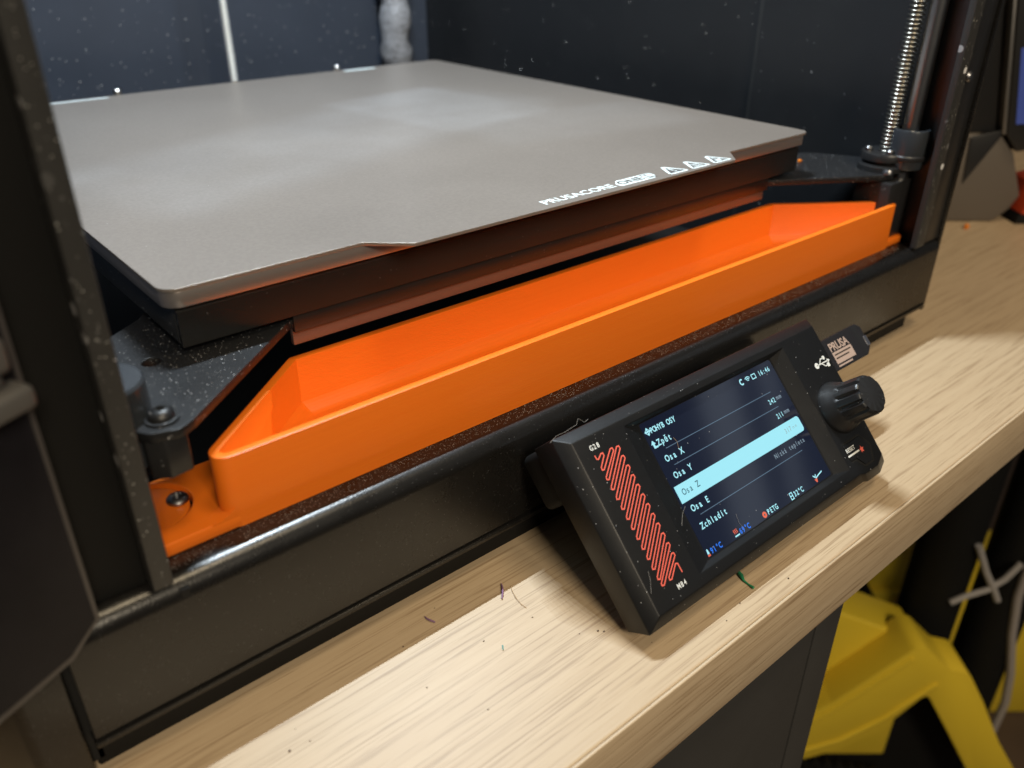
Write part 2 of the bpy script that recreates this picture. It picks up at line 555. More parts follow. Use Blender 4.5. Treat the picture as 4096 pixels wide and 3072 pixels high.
# front panel: bent sheet with a rounded top edge
RE = 6.0
prof = [(0, ZB), (0, ZT - RE)]
for k in range(1, 9):
    t = math.pi / 2 * k / 8
    prof.append((RE - RE * math.cos(t), ZT - RE + RE * math.sin(t)))
prof += [(46, ZT), (46, ZT - 2.6), (7, ZT - 2.6), (3, ZT - 7), (3, ZB)]
finish('front_panel', prism_x(prof, XL, 231.6), 'powder_black', printer)
finish('bottom_plate', box(XL - 0.5, 229, -0.8, 460, 9.4, 11.2, 0.4), 'powder_black', printer)
finish('underside_shade', box(-214, 224, 5.0, 30, TZ + 0.1, 9.3, 0.8), 'matte_black', printer)  # black box put in as the dark shade under the panel lip
finish('groove_strip', box(XL, 229, 1.2, 4, 11.1, 12.6), 'hole_black', printer, 0)
for fx in (-185, 205):
    for fy in (40, 420):
        finish('foot', lathe([(9, TZ), (10, TZ + 1), (10, 9.3), (4, 9.5)], (fx, fy, 0)), 'matte_black', printer)
finish('corner_notch', box(-184.6, -182.2, -0.35, 3, ZT - 5.2, ZT - 2.4), 'hole_black', printer, 0)

# left corner and side skin (chamfered), seen past the black gap
side_l = [(-215.2, 1.5), (-226.5, 1.5), (-239, 20), (-239, 455), (-233, 455), (-233, 22), (-224, 6), (-215.2, 6)]
me = plate([round_poly(side_l, [0.8, 4, 6, 0, 0, 4, 3, 0.5])], -1.0, 46.8, 0.4)
put('side_panel', me, None, 'powder_black', printer)
finish('gap_backing', box(-216, -212, 5, 10, 0, 46.5), 'hole_black', printer, 0)
finish('side_panel', box(231.9, 235, 1.0, 462, 6, 640, 0.8), 'powder_black', printer)
finish('side_panel', box(-233, -228, 30, 462, 47, 640, 0.8), 'powder_black', printer)

# posts either side of the opening
finish('door_post', box(-190.4, -185.3, 0.4, 34, ZT + 0.3, 640, 0.5), 'post_grey', printer)
finish('post_face', box(-227.5, -190.5, 5.5, 30, ZT + 0.2, 640, 0.5), 'matte_black', printer)
finish('door_post', box(203.6, 212.6, 0.4, 4, ZT + 0.3, 640, 0.8), 'post_grey', printer)
finish('post_face', box(212.7, 231.4, 2.2, 30, ZT + 0.2, 640, 0.6), 'dark_plastic', printer)
finish('post_screw', lathe([(2.6, 0), (2.6, 1.0), (1.8, 1.9), (0.1, 2.0)], (217.5, 2.3, 133), 20, Matrix.Rotation(math.pi / 2, 3, 'X')), 'screw_steel', printer)

# chamber walls
finish('back_wall', box(-228, 226, 465, 468, 12, 640), 'wall_black', printer, 0)
finish('right_wall', box(224, 228, 125, 464.8, 12, 640), 'wall_shaded', printer, 0)
finish('right_wall', box(220, 228, 31, 124.4, 12, 640, 0.5), 'wall_shaded', printer, 0)
finish('seam_highlight', box(222.8, 223.9, 121.5, 128.5, 14, 639.5, 0.4), 'post_grey', printer)  # paler strip stands in for light caught on the bevel
finish('left_wall', box(-227.8, -222, 31, 464.8, 12, 640), 'wall_black', printer, 0)
finish('chamber_floor', box(-221, 219, 47, 464.6, 12, 16), 'matte_black', printer, 0)
finish('lid', box(-236, 234, 0.5, 468, 642, 652, 1), 'wall_black', printer)
finish('top_rail', box(-228, 231, 0.6, 24, 612, 641.5, 1), 'wall_black', printer)
finish('led_bar', box(-80, 60, 158, 174, 608.5, 641.8, 0.5), 'wall_black', printer)

# cable sleeve in the far corner
pts = []; rr = []
for i in range(80):
    z = 20 + i * 7.7
    pts.append((181 + 1.6 * math.sin(i * 0.9) - 0.03 * z + 3, 448 + 1.5 * math.cos(i * 0.7), z))
    rr.append(12.0 + 1.6 * math.sin(i * 1.9) + 0.8 * math.sin(i * 3.1))
finish('cable_sleeve', tube(pts, rr, 20), 'sleeve_braid', printer, 80)

# lead screws, rods
def lead_screw(x, y, z0, z1, r=4.0, pitch=2.0):
    pf = [(0.1, z0)]
    z = z0
    while z < z1:
        pf += [(r - 1.3, z), (r - 1.3, z + 0.42 * pitch), (r - 0.15, z + 0.62 * pitch), (r, z + 0.72 * pitch), (r - 0.15, z + 0.85 * pitch)]
        z += pitch
    pf.append((0.1, z))
    return lathe(pf, (x, y, 0), 20)
finish('lead_screw', lead_screw(204, 27.4, 60, 600), 'steel', printer, 50)
finish('lead_screw', lead_screw(17.5, 400, 60, 600, 2.7), 'glare_steel', printer, 50)
finish('guide_rod', lathe([(4, 50), (4, 630)], (206.5, 18.6, 0), 24), 'bright_steel', printer)
bush = finish('rod_bushing', lathe([(8.6, 88), (9.0, 89), (9.0, 106), (8.6, 107.2), (7.4, 107.4), (7.0, 106.6), (7.0, 88)], (207, 18.0, 0), 36), 'clear_collar', printer)
finish('collar_ring', lathe([(9.4, 92.5), (9.8, 93), (9.8, 94.5), (9.2, 95)], (207, 18.0, 0), 36), 'dark_plastic', bush)
nut = finish('screw_nut', lathe([(12.5, 86.2), (12.5, 88.5), (9, 90), (9, 90.6), (11.6, 91.2), (11.8, 94.2), (11.4, 94.9), (4.2, 95.0)], (203.6, 27.6, 0), 40), 'dark_plastic', printer)
for (sx, sy, sz) in ((198, 34, 95), (209, 22, 95), (197.5, 22.2, 95)):
    finish('bolt', lathe([(1.9, sz), (1.9, sz + 1.6), (1.5, sz + 2.1), (0.2, sz + 2.2)], (sx, sy, 0), 16), 'screw_steel', nut)
finish('bolt', lathe([(3.0, 86.1), (3.0, 87.0), (2.3, 88.4), (0.3, 88.8)], (194.0, 19.5, 0), 20), 'screw_steel', printer)
finish('guide_rod', lathe([(4, 50), (4, 630)], (-197, 30, 0), 24), 'bright_steel', printer)
finish('guide_block', box(190, 212, 14, 34, 52, 82.6, 1.5), 'dark_plastic', printer)

# heated bed on its support
bedp = [(-159.6, 47.2), (159.6, 47.2), (159.6, 363.6), (-159.6, 363.6)]
me = plate([round_poly(bedp, 5.5, 8)], 101.4, 106.25, 0.25)
put('heated_bed', me, None, 'bed_aluminium', printer)
cov = [(49.2, 88.3), (49.2, 99.4), (49.8, 100.0), (352, 100.0), (352, 98.6), (51, 98.6), (51, 88.3)]
cover = finish('bed_cover', prism_x(cov, -156.5, 156.5), 'cover_black', printer)
for sx in (-1, 1):
    finish('cover_side', box(sx * 155.6 - 0.9, sx * 155.6 + 0.9, 52, 350, 88.6, 98.5, 0.3), 'powder_inner', cover)
for sy in (80, 200, 330):
    for sx in (-120, 0, 120):
        finish('spacer', lathe([(5, 98.0), (5, 101.6)], (sx, sy, 0), 20), 'matte_black', printer)
# support plate with corner arms
arm = [(-122, 51.5), (-168.5, 12.8), (-173, 10.2), (-180, 12.5), (-184.5, 20), (-184.5, 66), (-170, 75.5), (-158, 84), (-140, 110), (-140, 300),
       (150, 300), (150, 110), (205, 70), (217, 48), (217, 34), (211, 32), (196.5, 16.6), (190.5, 19.5), (137, 51.5)]
me = plate([round_poly(arm[::-1], [3] * len(arm), 4), circle(-165.6, 51.2, 2.9), circle(203.6, 27.6, 5)], 83.2, 86.0, 0.15)
sup = put('bed_support', me, None, 'plate_black', printer)
finish('support_flange', box(-121, 136, 52.4, 54.6, 76.6, 83.1, 0.4), 'flange_dull', sup)
finish('support_flange', box(-121, 136, 50.4, 52.2, 81.9, 87.9, 0.2), 'cover_black', sup)
# left guide: pulley disc, screw and block
disc = finish('guide_disc', lathe([(10.8, 74), (10.8, 95.6), (10.2, 96.4), (0.2, 96.5)], (-185.2, 27.5, 0), 48), 'clear_collar', printer)
finish('disc_hole', lathe([(2.3, 96.46), (2.2, 96.62)], (-180.6, 33.2, 0), 20), 'hole_black', disc)
ts = finish('torx_screw', lathe([(4.3, 86.05), (4.3, 86.7), (3.5, 86.8), (3.4, 87.6), (2.9, 88.6), (2.0, 89.2), (1.35, 89.3), (1.25, 88.3), (0.1, 88.2)], (-174.8, 17.6, 0), 32), 'plate_black', printer)
for k in range(6):
    t = k * math.pi / 3 + 0.3
    finish('torx_lobe', lathe([(0.42, 88.8), (0.40, 89.36)], (-174.8 + 1.15 * math.cos(t), 17.6 + 1.15 * math.sin(t), 0), 8), 'hole_black', ts)
hexp = [(-169.6, 17), (-171, 12.4), (-177, 11.6), (-181.0, 14.4), (-181.0, 23), (-171, 23)]
me = plate([round_poly(hexp[::-1], 0.8, 3)], 71.8, 82.9, 0.4)
blk = put('guide_block', me, None, 'dark_plastic', printer)
finish('block_cap', lathe([(5.0, 80), (5.0, 83.1)], (-175.2, 17.2, 0), 28), 'dark_plastic', blk)
finish('guide_block', box(-199, -183.6, 14, 40, 53, 84, 1.2), 'dark_plastic', printer)

# door, opened outwards on its hinge
A0 = Vector((-204.4, -1.0)); dirn = Vector((-15.5, -7.6)).normalized(); nrm = Vector((dirn.y, -dirn.x))
def dr(u, w, z): p = A0 + dirn * u + nrm * w; return (p.x, p.y, z)
dpoly = [(0.6, 51.5), (8.6, 46.9), (9.6, 46.4), (330, 46.4), (330, 630), (0.6, 630)]
door = finish('door', rings([[dr(u, -1.9, z) for u, z in dpoly], [dr(u, 1.9, z) for u, z in dpoly]]), 'door_edge', printer)
inner = [(1.9, 52.2), (10.2, 48.0), (329, 48.0), (329, 629), (1.9, 629)]
for s in (-1, 1):
    finish('door_pane', rings([[dr(u, s * 1.9, z) for u, z in inner], [dr(u, s * 2.12, z) for u, z in inner]]), 'door_glass', door)
for (u0, u1, w0, w1, z0, z1) in ((4.6, 13, 2.3, 7.0, 121.5, 129.0), (3.0, 15, 2.3, 9.0, 113.2, 118.6), (6.4, 13, 2.3, 6, 118.4, 121.8)):
    bm = bmesh.new()
    b = box(u0, u1, w0, w1, z0, z1, 1.6, 4)
    for v in b.verts: v.co = Vector(dr(v.co.x, -v.co.y if nrm.y > 0 else v.co.y, v.co.z))
    finish('hinge_knuckle', b, 'hinge_grey', door, 60)
    bm.free()

# ------------------------------------------------------------------ display unit
TH = 0.769
O = Vector((-34.95, -23.72, 47.98))
UP = Vector((0, math.sin(TH), math.cos(TH)))
NR = Vector((0, -math.cos(TH), math.sin(TH)))
DM = Matrix(((1, UP.x, NR.x, O.x), (0, UP.y, NR.y, O.y), (0, UP.z, NR.z, O.z), (0, 0, 0, 1)))
def D(u, v, h): return O + Vector((u, 0, 0)) + UP * v + NR * h
H0 = 2.5
u0, u1, v0, v1 = -31.6, 104.8, -55.0, 4.6
hole = [(-1.6, 0.8), (75.0, 0.8), (75.0, -49.8), (-1.6, -49.8)]           # recess floor
lip = [(-9.4, 2.2), (82.0, 2.2), (82.0, -51.3), (-9.4, -51.3)]            # recess rim on the face
# face outline, with the button corner bulging out at the lower right
outl = [(u0, v1), (u1, v1), (u1, -17.5), (u1 - 0.0, -36), (u1 - 0.6, -53.2), (98.5, -55.9), (89.0, -55.9), (86.2, v0), (u0, v0)]
bm = bmesh.new()
fo = [bm.verts.new(D(u, v, H0)) for u, v in outl]
def outset(k, h, lowv=None):
    res = []
    for (u, v) in outl:
        cu, cv = 36, -25
        uu = u + (k if u > cu else -k); vv = v + (k if v > cv else -k)
        res.append((uu, vv, h))
    return res
r1 = [bm.verts.new(D(*p)) for p in outset(4.0, -1.2)]
back = []
for (u, v, h) in outset(4.0, -12.2):
    if v < -40: v, h = -56.6, -11.0
    back.append((u, v, h))
r2 = [bm.verts.new(D(*p)) for p in back]
for ra, rb in ((fo, r1), (r1, r2)):
    n = len(ra)
    for i in range(n): bm.faces.new((ra[i], ra[(i + 1) % n], rb[(i + 1) % n], rb[i]))
bm.faces.new(r2)
lp = [bm.verts.new(D(u, v, H0)) for u, v in lip]
hl = [bm.verts.new(D(u, v, -0.15)) for u, v in hole]
# face ring between outline and recess rim
def face(*vs): bm.faces.new(vs)
face(fo[0], fo[1], lp[1], lp[0])
face(fo[1], fo[2], fo[3], fo[4], lp[2], lp[1])
face(fo[4], fo[5], fo[6], fo[7], lp[2])
face(fo[7], fo[8], lp[3], lp[2])
face(fo[8], fo[0], lp[0], lp[3])
for i in range(4): face(lp[i], lp[(i + 1) % 4], hl[(i + 1) % 4], hl[i])
face(*hl)
bmesh.ops.recalc_face_normals(bm, faces=bm.faces[:])
es = [e for e in bm.edges if len(e.link_faces) == 2 and e.calc_face_angle(0) > 0.25]
bmesh.ops.bevel(bm, geom=es, offset=0.35, segments=2, profile=0.5, affect='EDGES', clamp_overlap=True)
disp = finish('display_unit', bm, 'case_black', printer, 30)
disp['label'] = 'black tilted control display with a knob and a lit menu'
put('rear_cover', plate([round_poly([(-34.5, -12), (104, -12), (104, 8.0), (-34.5, 8.0)], 2.5, 4)], -23.6, -12.3, 1.2), DM, 'matte_black', disp)
finish('display_bracket', box(-45, 45, -24, -0.25, 14, 34, 1), 'matte_black', printer)

def face_put(name, me, u, v, h, mat, rot=0.0):
    return put(name, me, DM @ Matrix.Translation((u, v, h)) @ Matrix.Rotation(rot, 4, 'Z'), mat, disp, 0)

face_put('screen', plate([round_poly(rect(-0.9, 74.2, -49.3, 0.5), 1.0, 4)], -0.14, -0.02, 0.0), 0, 0, 0, 'lcd_glass')
SH = 0.02
def scr(name, me, u, v, mat, dh=0.0): return face_put(name, me, u, v, SH + dh, mat)
scr('selected_row', poly_me([round_poly(rect(0.0, 73.0, -29.7, -23.5), [0, 1.3, 1.3, 0], 4)]), 0, 0, 'lcd_cyan')
hatch = []
for i in range(26):
    x = 0.2 + i * 0.75
    hatch.append([(x, -29.6), (x + 1.4, -23.6)])
scr('row_hatch', strokes(hatch[:14], 0.16), 0, 0, 'lcd_text', 0.01)
for vv in (-10.75, -17.0, -35.7):
    scr('divider_line', poly_me([rect(5.1, 66, vv - 0.10, vv + 0.10)]), 0, 0, 'lcd_line')
B = 0.07
scr('menu_text', mono_me('POHYB OSY', 2.75, 1.44, B), 2.3, -4.0, 'lcd_text')
scr('menu_text', mono_me('Zpět', 3.2, 1.82, B), 2.6, -8.9, 'lcd_text')
scr('menu_text', mono_me('Osa X', 3.2, 1.86, B), 2.6, -15.0, 'lcd_text')
scr('menu_text', mono_me('Osa Y', 3.2, 1.86, B), 2.6, -21.3, 'lcd_text')
scr('menu_text', mono_me('Osa Z', 3.2, 1.78, 0.03), 2.4, -27.5, 'lcd_ink', 0.03)
scr('menu_text', mono_me('Osa E', 3.2, 1.86, B), 2.6, -33.7, 'lcd_text')
scr('menu_text', mono_me('Zchladit', 3.2, 1.76, B), 2.6, -40.3, 'lcd_text')
scr('value_text', mono_me('242', 2.7, 1.45, 0.04), 62.0, -15.0, 'lcd_text')
scr('unit_text', mono_me('mm', 2.4, 1.7, 0.05), 66.9, -14.6, 'lcd_dim')
scr('value_text', mono_me('211', 2.7, 1.45, 0.04), 62.2, -21.1, 'lcd_text')
scr('unit_text', mono_me('mm', 2.4, 1.7, 0.05), 67.1, -20.7, 'lcd_dim')
scr('value_text', mono_me('317', 2.7, 1.45, 0.04), 62.2, -27.4, 'lcd_greyink', 0.03)
scr('unit_text', mono_me('mm', 1.9, 1.7, 0.0), 66.9, -27.1, 'lcd_greyink', 0.03)
scr('value_text', mono_me('Nízká teplota', 2.6, 1.48, 0.03), 50.8, -33.4, 'lcd_dim')
scr('clock_text', mono_me('16:46', 2.7, 1.45, 0.05), 64.6, -3.5, 'lcd_text')
# icons on the title line
scr('status_icon', strokes([[(1.5 + math.cos(t) * 0.95, math.sin(t) * 1.0) for t in [0.8 + 4.7 * k / 10 for k in range(11)]]], 0.55), 52.8, -2.5, 'lcd_text')
scr('wifi_icon', strokes([[(r * math.cos(t), r * math.sin(t)) for t in [0.75 + 1.64 * k / 6 for k in range(7)]] for r in (0.6, 1.25, 1.9)], 0.35), 58.0, -3.5, 'lcd_text')
scr('usb_icon', strokes([[(0, 0), (2.2, 0), (2.2, 1.7), (0, 1.7), (0, 0), (0.1, 0)]], 0.35), 60.6, -3.4, 'lcd_text')
cr = 1.05
scr('move_icon', strokes([[(-cr, 0), (cr, 0)], [(0, -cr), (0, cr)], [(-cr * .5, cr * .6), (0, cr * 1.15), (cr * .5, cr * .6)], [(-cr * .5, -cr * .6), (0, -cr * 1.15), (cr * .5, -cr * .6)], [(cr * .6, cr * .5), (cr * 1.15, 0), (cr * .6, -cr * .5)], [(-cr * .6, cr * .5), (-cr * 1.15, 0), (-cr * .6, -cr * .5)]], 0.40), 1.15, -3.0, 'lcd_text')
scr('back_icon', poly_me([[(-1.1, 0.1), (1.1, 0.1), (0, 1.5)], rect(-0.45, 0.45, -1.4, 0.1), rect(0.45, 1.6, -1.4, -0.75)]), 1.0, -7.8, 'lcd_text')
# footer
scr('temperature_text', mono_me('91°C', 2.7, 1.5, 0.06), 1.4, -48.7, 'lcd_blue')
scr('temperature_text', mono_me('69°C', 2.7, 1.5, 0.06), 17.3, -48.7, 'lcd_blue')
scr('filament_text', mono_me('PETG', 2.7, 1.6, 0.05), 33.6, -48.6, 'lcd_text')
scr('temperature_text', mono_me('32°C', 2.7, 1.5, 0.06), 50.2, -48.6, 'lcd_text')
scr('nozzle_icon', poly_me([[(-0.5, -0.2), (0.5, -0.2), (0.35, 1.2), (0, 1.6), (-0.35, 1.2)]]), 0.2, -48.0, 'lcd_text')
scr('nozzle_tip_icon', poly_me([rect(-0.6, 0.6, -0.9, -0.25)]), 0.2, -48.1, 'lcd_red')
scr('heat_icon', strokes([[(x, 0), (x + 0.22, 0.4), (x - 0.1, 0.9), (x + 0.15, 1.5)] for x in (-0.75, 0.0, 0.75)], 0.30), 15.6, -47.6, 'lcd_red')
scr('bed_icon', poly_me([rect(-1.25, 1.25, -0.4, 0.1)]), 15.8, -48.3, 'lcd_text')
scr('spool_icon', poly_me([circle(0, 0, 1.15, 20)]), 32.0, -47.8, 'lcd_red')
scr('spool_hub_icon', poly_me([circle(0, 0, 0.35, 12)]), 32.0, -47.8, 'lcd_ink', 0.01)
scr('chamber_icon', strokes([[(-0.7, -1.2), (0.7, -1.2), (0.7, 1.2), (-0.7, 1.2), (-0.7, -1.2), (-0.6, -1.2)], [(-0.7, 0), (0.7, 0)]], 0.35), 48.8, -47.7, 'lcd_text')
scr('fan_icon', strokes([[(-0.9, 1.1), (0, 0.2), (0.9, 1.1)], [(0.2, -0.2), (2.6, 0.4), (5.0, 0.9)]], 0.45), 65.0, -47.0, 'lcd_text')
scr('fan_tip_icon', poly_me([[(-0.9, 0), (0.9, 0), (0.3, -1.3), (-0.3, -1.3)]]), 65.0, -47.4, 'lcd_red')

# face print: G28, red zig-zag, M84, usb mark, reset button
FH = H0 + 0.03
face_put('face_text', mono_me('G28', 2.4, 1.5, 0.05), -26.2, -0.2, FH, 'icon_white')
face_put('face_text', mono_me('M84', 2.4, 1.5, 0.05), -20.1, -51.5, FH, 'icon_white')
zig = [(-25.6, -2.0), (-25.5, -3.3), (-24.9, -3.6), (-23.0, -2.3), (-22.2, -2.4), (-22.2, -3.3), (-25.4, -6.3), (-25.5, -7.2), (-24.7, -7.3), (-18.7, -2.3), (-17.8, -2.3), (-17.7, -3.2)]
st = 3.48
for k in range(11):
    vb = -10.6 - st * k
    vt = -2.8 - st * k
    zig += [(-25.4, vb + 0.9), (-25.6, vb + 0.1), (-24.8, vb - 0.2)]
    if k < 12: zig += [(-15.9, vt + 0.2), (-15.0, vt + 0.1), (-14.9, vt - 0.8)]
zig += [(-25.2, -46.9), (-25.3, -47.6), (-24.4, -47.8), (-16.0, -40.9), (-15.1, -41.0), (-15.0, -41.9), (-21.4, -46.7), (-21.5, -47.5), (-20.6, -47.6), (-16.4, -44.2), (-15.6, -44.5), (-15.5, -47.6)]
face_put('zigzag_mark', strokes([zig], 0.42), 0, 0, FH, 'red_ink')
face_put('usb_mark', strokes([[(94.7, -10.4), (102.8, -10.4)], [(97.0, -10.4), (98.8, -8.6), (100.6, -8.6)], [(98.2, -10.4), (100.0, -12.0), (101.8, -12.0)]], 0.45), 0, 0, FH, 'icon_white')
face_put('usb_mark_dot', poly_me([circle(94.9, -10.4, 1.25, 20)]), 0, 0, FH, 'icon_white')
face_put('usb_mark_dot', poly_me([circle(101.0, -8.6, 0.85, 16)]), 0, 0, FH, 'icon_white')
face_put('usb_mark_dot', poly_me([rect(101.2, 102.8, -12.8, -11.2)]), 0, 0, FH, 'icon_white')
face_put('usb_mark_tip', poly_me([[(102.4, -11.3), (102.4, -9.5), (104.0, -10.4)]]), 0, 0, FH, 'icon_white')
gro = [(84.7, -41.8), (96.6, -41.8), (100.4, -47.2), (97.4, -53.4), (91.4, -53.4), (88.2, -49.6), (84.9, -49.4)]
face_put('button_groove', strokes([gro], 0.7), 0, 0, FH, 'hole_black')
bt = [(84.7, -42.4), (96.2, -42.4), (99.7, -47.2), (97.0, -52.8), (91.7, -52.8), (88.6, -49.0), (84.9, -48.9)]
btn = face_put('reset_button', plate([round_poly(bt[::-1], 0.4, 2)], H0 - 0.2, H0 + 0.28, 0.1), 0, 0, 0, 'case_black')
face_put('reset_text', text_me('RESET', 2.3, 0, 'LEFT', 0.04), 84.6, -45.6, H0 + 0.31, 'icon_white')
face_put('reset_line', poly_me([rect(84.4, 92.2, -47.3, -46.6)]), 0, 0, H0 + 0.31, 'icon_white')
star = [(math.cos(math.pi / 2 + k * math.pi / 5) * (1.5 if k % 2 == 0 else 0.7), math.sin(math.pi / 2 + k * math.pi / 5) * (1.5 if k % 2 == 0 else 0.7)) for k in range(10)]
face_put('reset_star', poly_me([star]), 93.9, -47.2, H0 + 0.31, 'red_ink')

# knob with grooves
kb = bmesh.new()
seg = 72
prof = [(10.6, 0.0), (10.7, 0.6), (10.5, 1.4), (9.6, 3.6), (8.7, 5.4), (8.5, 6.2), (8.35, 7.0), (8.0, 15.4), (7.6, 16.4), (6.9, 16.8), (0.2, 16.9)]
rs = []
for (r, h) in prof:
    ring = []
    for i in range(seg):
        t = 2 * math.pi * i / seg
        rad = r
        if 6.4 < h < 16.5:
            g = (i % 6)
            if g in (0, 1): rad = r - 0.95
        ring.append(D(93.5 + rad * math.cos(t), -28.6 + rad * math.sin(t), H0 + h))
    rs.append(ring)
rings(rs, bm=kb)
finish('control_knob', kb, 'dark_plastic', disp, 40)

# fibre stuck on the case
finish('fibre', tube([D(-36.5, 7.9, -1.2), D(-33, 9.1, -0.9), D(-29.5, 9.0, -0.9), D(-24, 9.6, -0.6), D(-22.6, 11.2, -0.2), D(-20.5, 9.2, -0.8), D(-18.4, 9.6, -0.9)], 0.055, 5), 'fibre_grey', disp)
finish('fibre', tube([D(10.2, -8.7, 0.3), D(10.6, -10.6, 0.5), D(10.0, -13.0, 0.3)], 0.06, 5), 'fibre_tan', disp)
finish('fibre', tube([D(-1.5, -30.4, 2.6), D(-4.2, -32.0, 2.7), D(-6.8, -35.2, 2.6)], 0.05, 5), 'fibre_grey', disp)
finish('fibre', tube([D(-27.6, -41.5, 2.6), D(-28.6, -44.2, 2.7), D(-30.6, -47.8, 2.6)], 0.05, 5), 'fibre_grey', disp)
finish('fibre', tube([D(19.6, -42.0, 0.2), D(18.9, -45.0, 0.25), D(19.8, -48.0, 0.2)], 0.04, 5), 'fibre_grey', disp)

# pale nibs and dusty grains on the paint, added for its glints, too many to count
def grains(name, n, place, r0, r1, mat, parent):
    bm = bmesh.new()
    for _ in range(n):
        p = Vector(place()); r = random.uniform(r0, r1) * random.uniform(0.6, 1.0)
        e = [Vector((r, 0, 0)), Vector((-r, 0, 0)), Vector((0, r, 0)), Vector((0, -r, 0)), Vector((0, 0, r * .8)), Vector((0, 0, -r * .8))]
        vs = [bm.verts.new(p + q) for q in e]
        for f in ((0, 2, 4), (2, 1, 4), (1, 3, 4), (3, 0, 4), (2, 0, 5), (1, 2, 5), (3, 1, 5), (0, 3, 5)): bm.faces.new([vs[i] for i in f])
    o = finish(name, bm, mat, parent, 0)
    o['kind'] = 'stuff'
    return o
U = random.uniform
grains('glint_nibs', 85, lambda: (U(-190.2, -185.6), 0.40, U(50, 192)), 0.10, 0.30, 'glint_nib', printer)
grains('glint_nibs', 110, lambda: (U(203.9, 212.3), 0.40, U(50, 180)), 0.10, 0.28, 'glint_nib', printer)
grains('glint_nibs', 2600, lambda: (U(-184, 200), U(5.8, 11.3), ZT + 0.02), 0.07, 0.16, 'glint_nib', printer)
grains('glint_nibs', 380, lambda: (U(-225, 222), 464.95, U(90, 200)), 0.25, 0.75, 'glint_nib', printer)
grains('glint_nibs', 90, lambda: (223.95, U(130, 460), U(80, 170)), 0.2, 0.5, 'glint_nib', printer)
def on_arm():
    while True:
        x, y = U(-182, -130), U(16, 76)
        if y > 17 + (x + 168.5) * 0.84: return (x, y, 86.02)
grains('glint_nibs', 420, on_arm, 0.05, 0.13, 'glint_nib', printer)

# ------------------------------------------------------------------ usb stick plugged into the display
usb = thing('usb_stick', tuple(D(126, -10, -7)), 'small black usb stick with a tan printed label, plugged into the display side', 'usb stick')
up = [(107.0, -2.4), (139.4, -2.2), (142.4, -4.4), (142.2, -13.8), (138.0, -16.8), (107.0, -16.8)]
put('stick_body', plate([round_poly(up[::-1], [0.6, 0.8, 1.5, 1.5, 0.8, 0.6], 3)], -9.6, -3.2, 0.5), DM, 'usb_black', usb)
put('end_band', poly_me([[(136.2, -16.2), (137.8, -16.2), (139.0, -3.0), (135.0, -3.0), (135.6, -9)]]), DM @ Matrix.Translation((0, 0, -3.15)), 'dark_plastic', usb, 0)
put('loop_pin', plate([round_poly(rect(140.2, 142.7, -13.4, -8.6), 0.4, 3)], -7.5, -3.0, 0.3), DM, 'usb_metal', usb)
lb = put('stick_label', poly_me([rect(115.4, 129.8, -14.2, -9.0)]), DM @ Matrix.Translation((0, 0, -3.16)), 'label_tan', usb, 0)
put('label_text', text_me('PRUSA', 5.0, 0, 'LEFT', 0.12, 0.94), DM @ Matrix.Translation((115.2, -8.4, -3.15)), 'label_tan', usb, 0)
put('label_line', poly_me([rect(116.4, 128.6, -10.6, -10.0), rect(116.4, 126.2, -12.2, -11.6)]), DM @ Matrix.Translation((0, 0, -3.13)), 'label_ink', lb, 0)
put('label_line', poly_me([rect(115.4, 126.0, -15.6, -14.9)]), DM @ Matrix.Translation((0, 0, -3.14)), 'label_tan', usb, 0)

# ------------------------------------------------------------------ steel print sheet
sheet = thing('print_sheet', (0, 205, 106.3), 'grey satin steel print sheet with white lettering along its front tab', 'print sheet')
sp = [(-160, 47), (-95.5, 47), (-83, 35.6), (85, 35.6), (95, 46.4), (160, 46.4), (160, 364.4), (-160, 364.4)]
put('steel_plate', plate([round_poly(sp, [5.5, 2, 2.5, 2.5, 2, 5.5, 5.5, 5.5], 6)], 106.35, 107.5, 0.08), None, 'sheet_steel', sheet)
SZ = 107.53
def on_sheet(name, me, x, y, dz=0.0, mat='white_ink'):
    return put(name, me, Matrix.Translation((x, y, SZ + dz)), mat, sheet, 0)
me = text_me('PRUSACORE', 6.3, 0, 'LEFT', 0.16, 1.0)
w = max(v.co.x for v in me.vertices)
me.transform(Matrix.Diagonal((37.6 / w, 1, 1, 1)))
on_sheet('sheet_text', me, -23.0, 39.6)
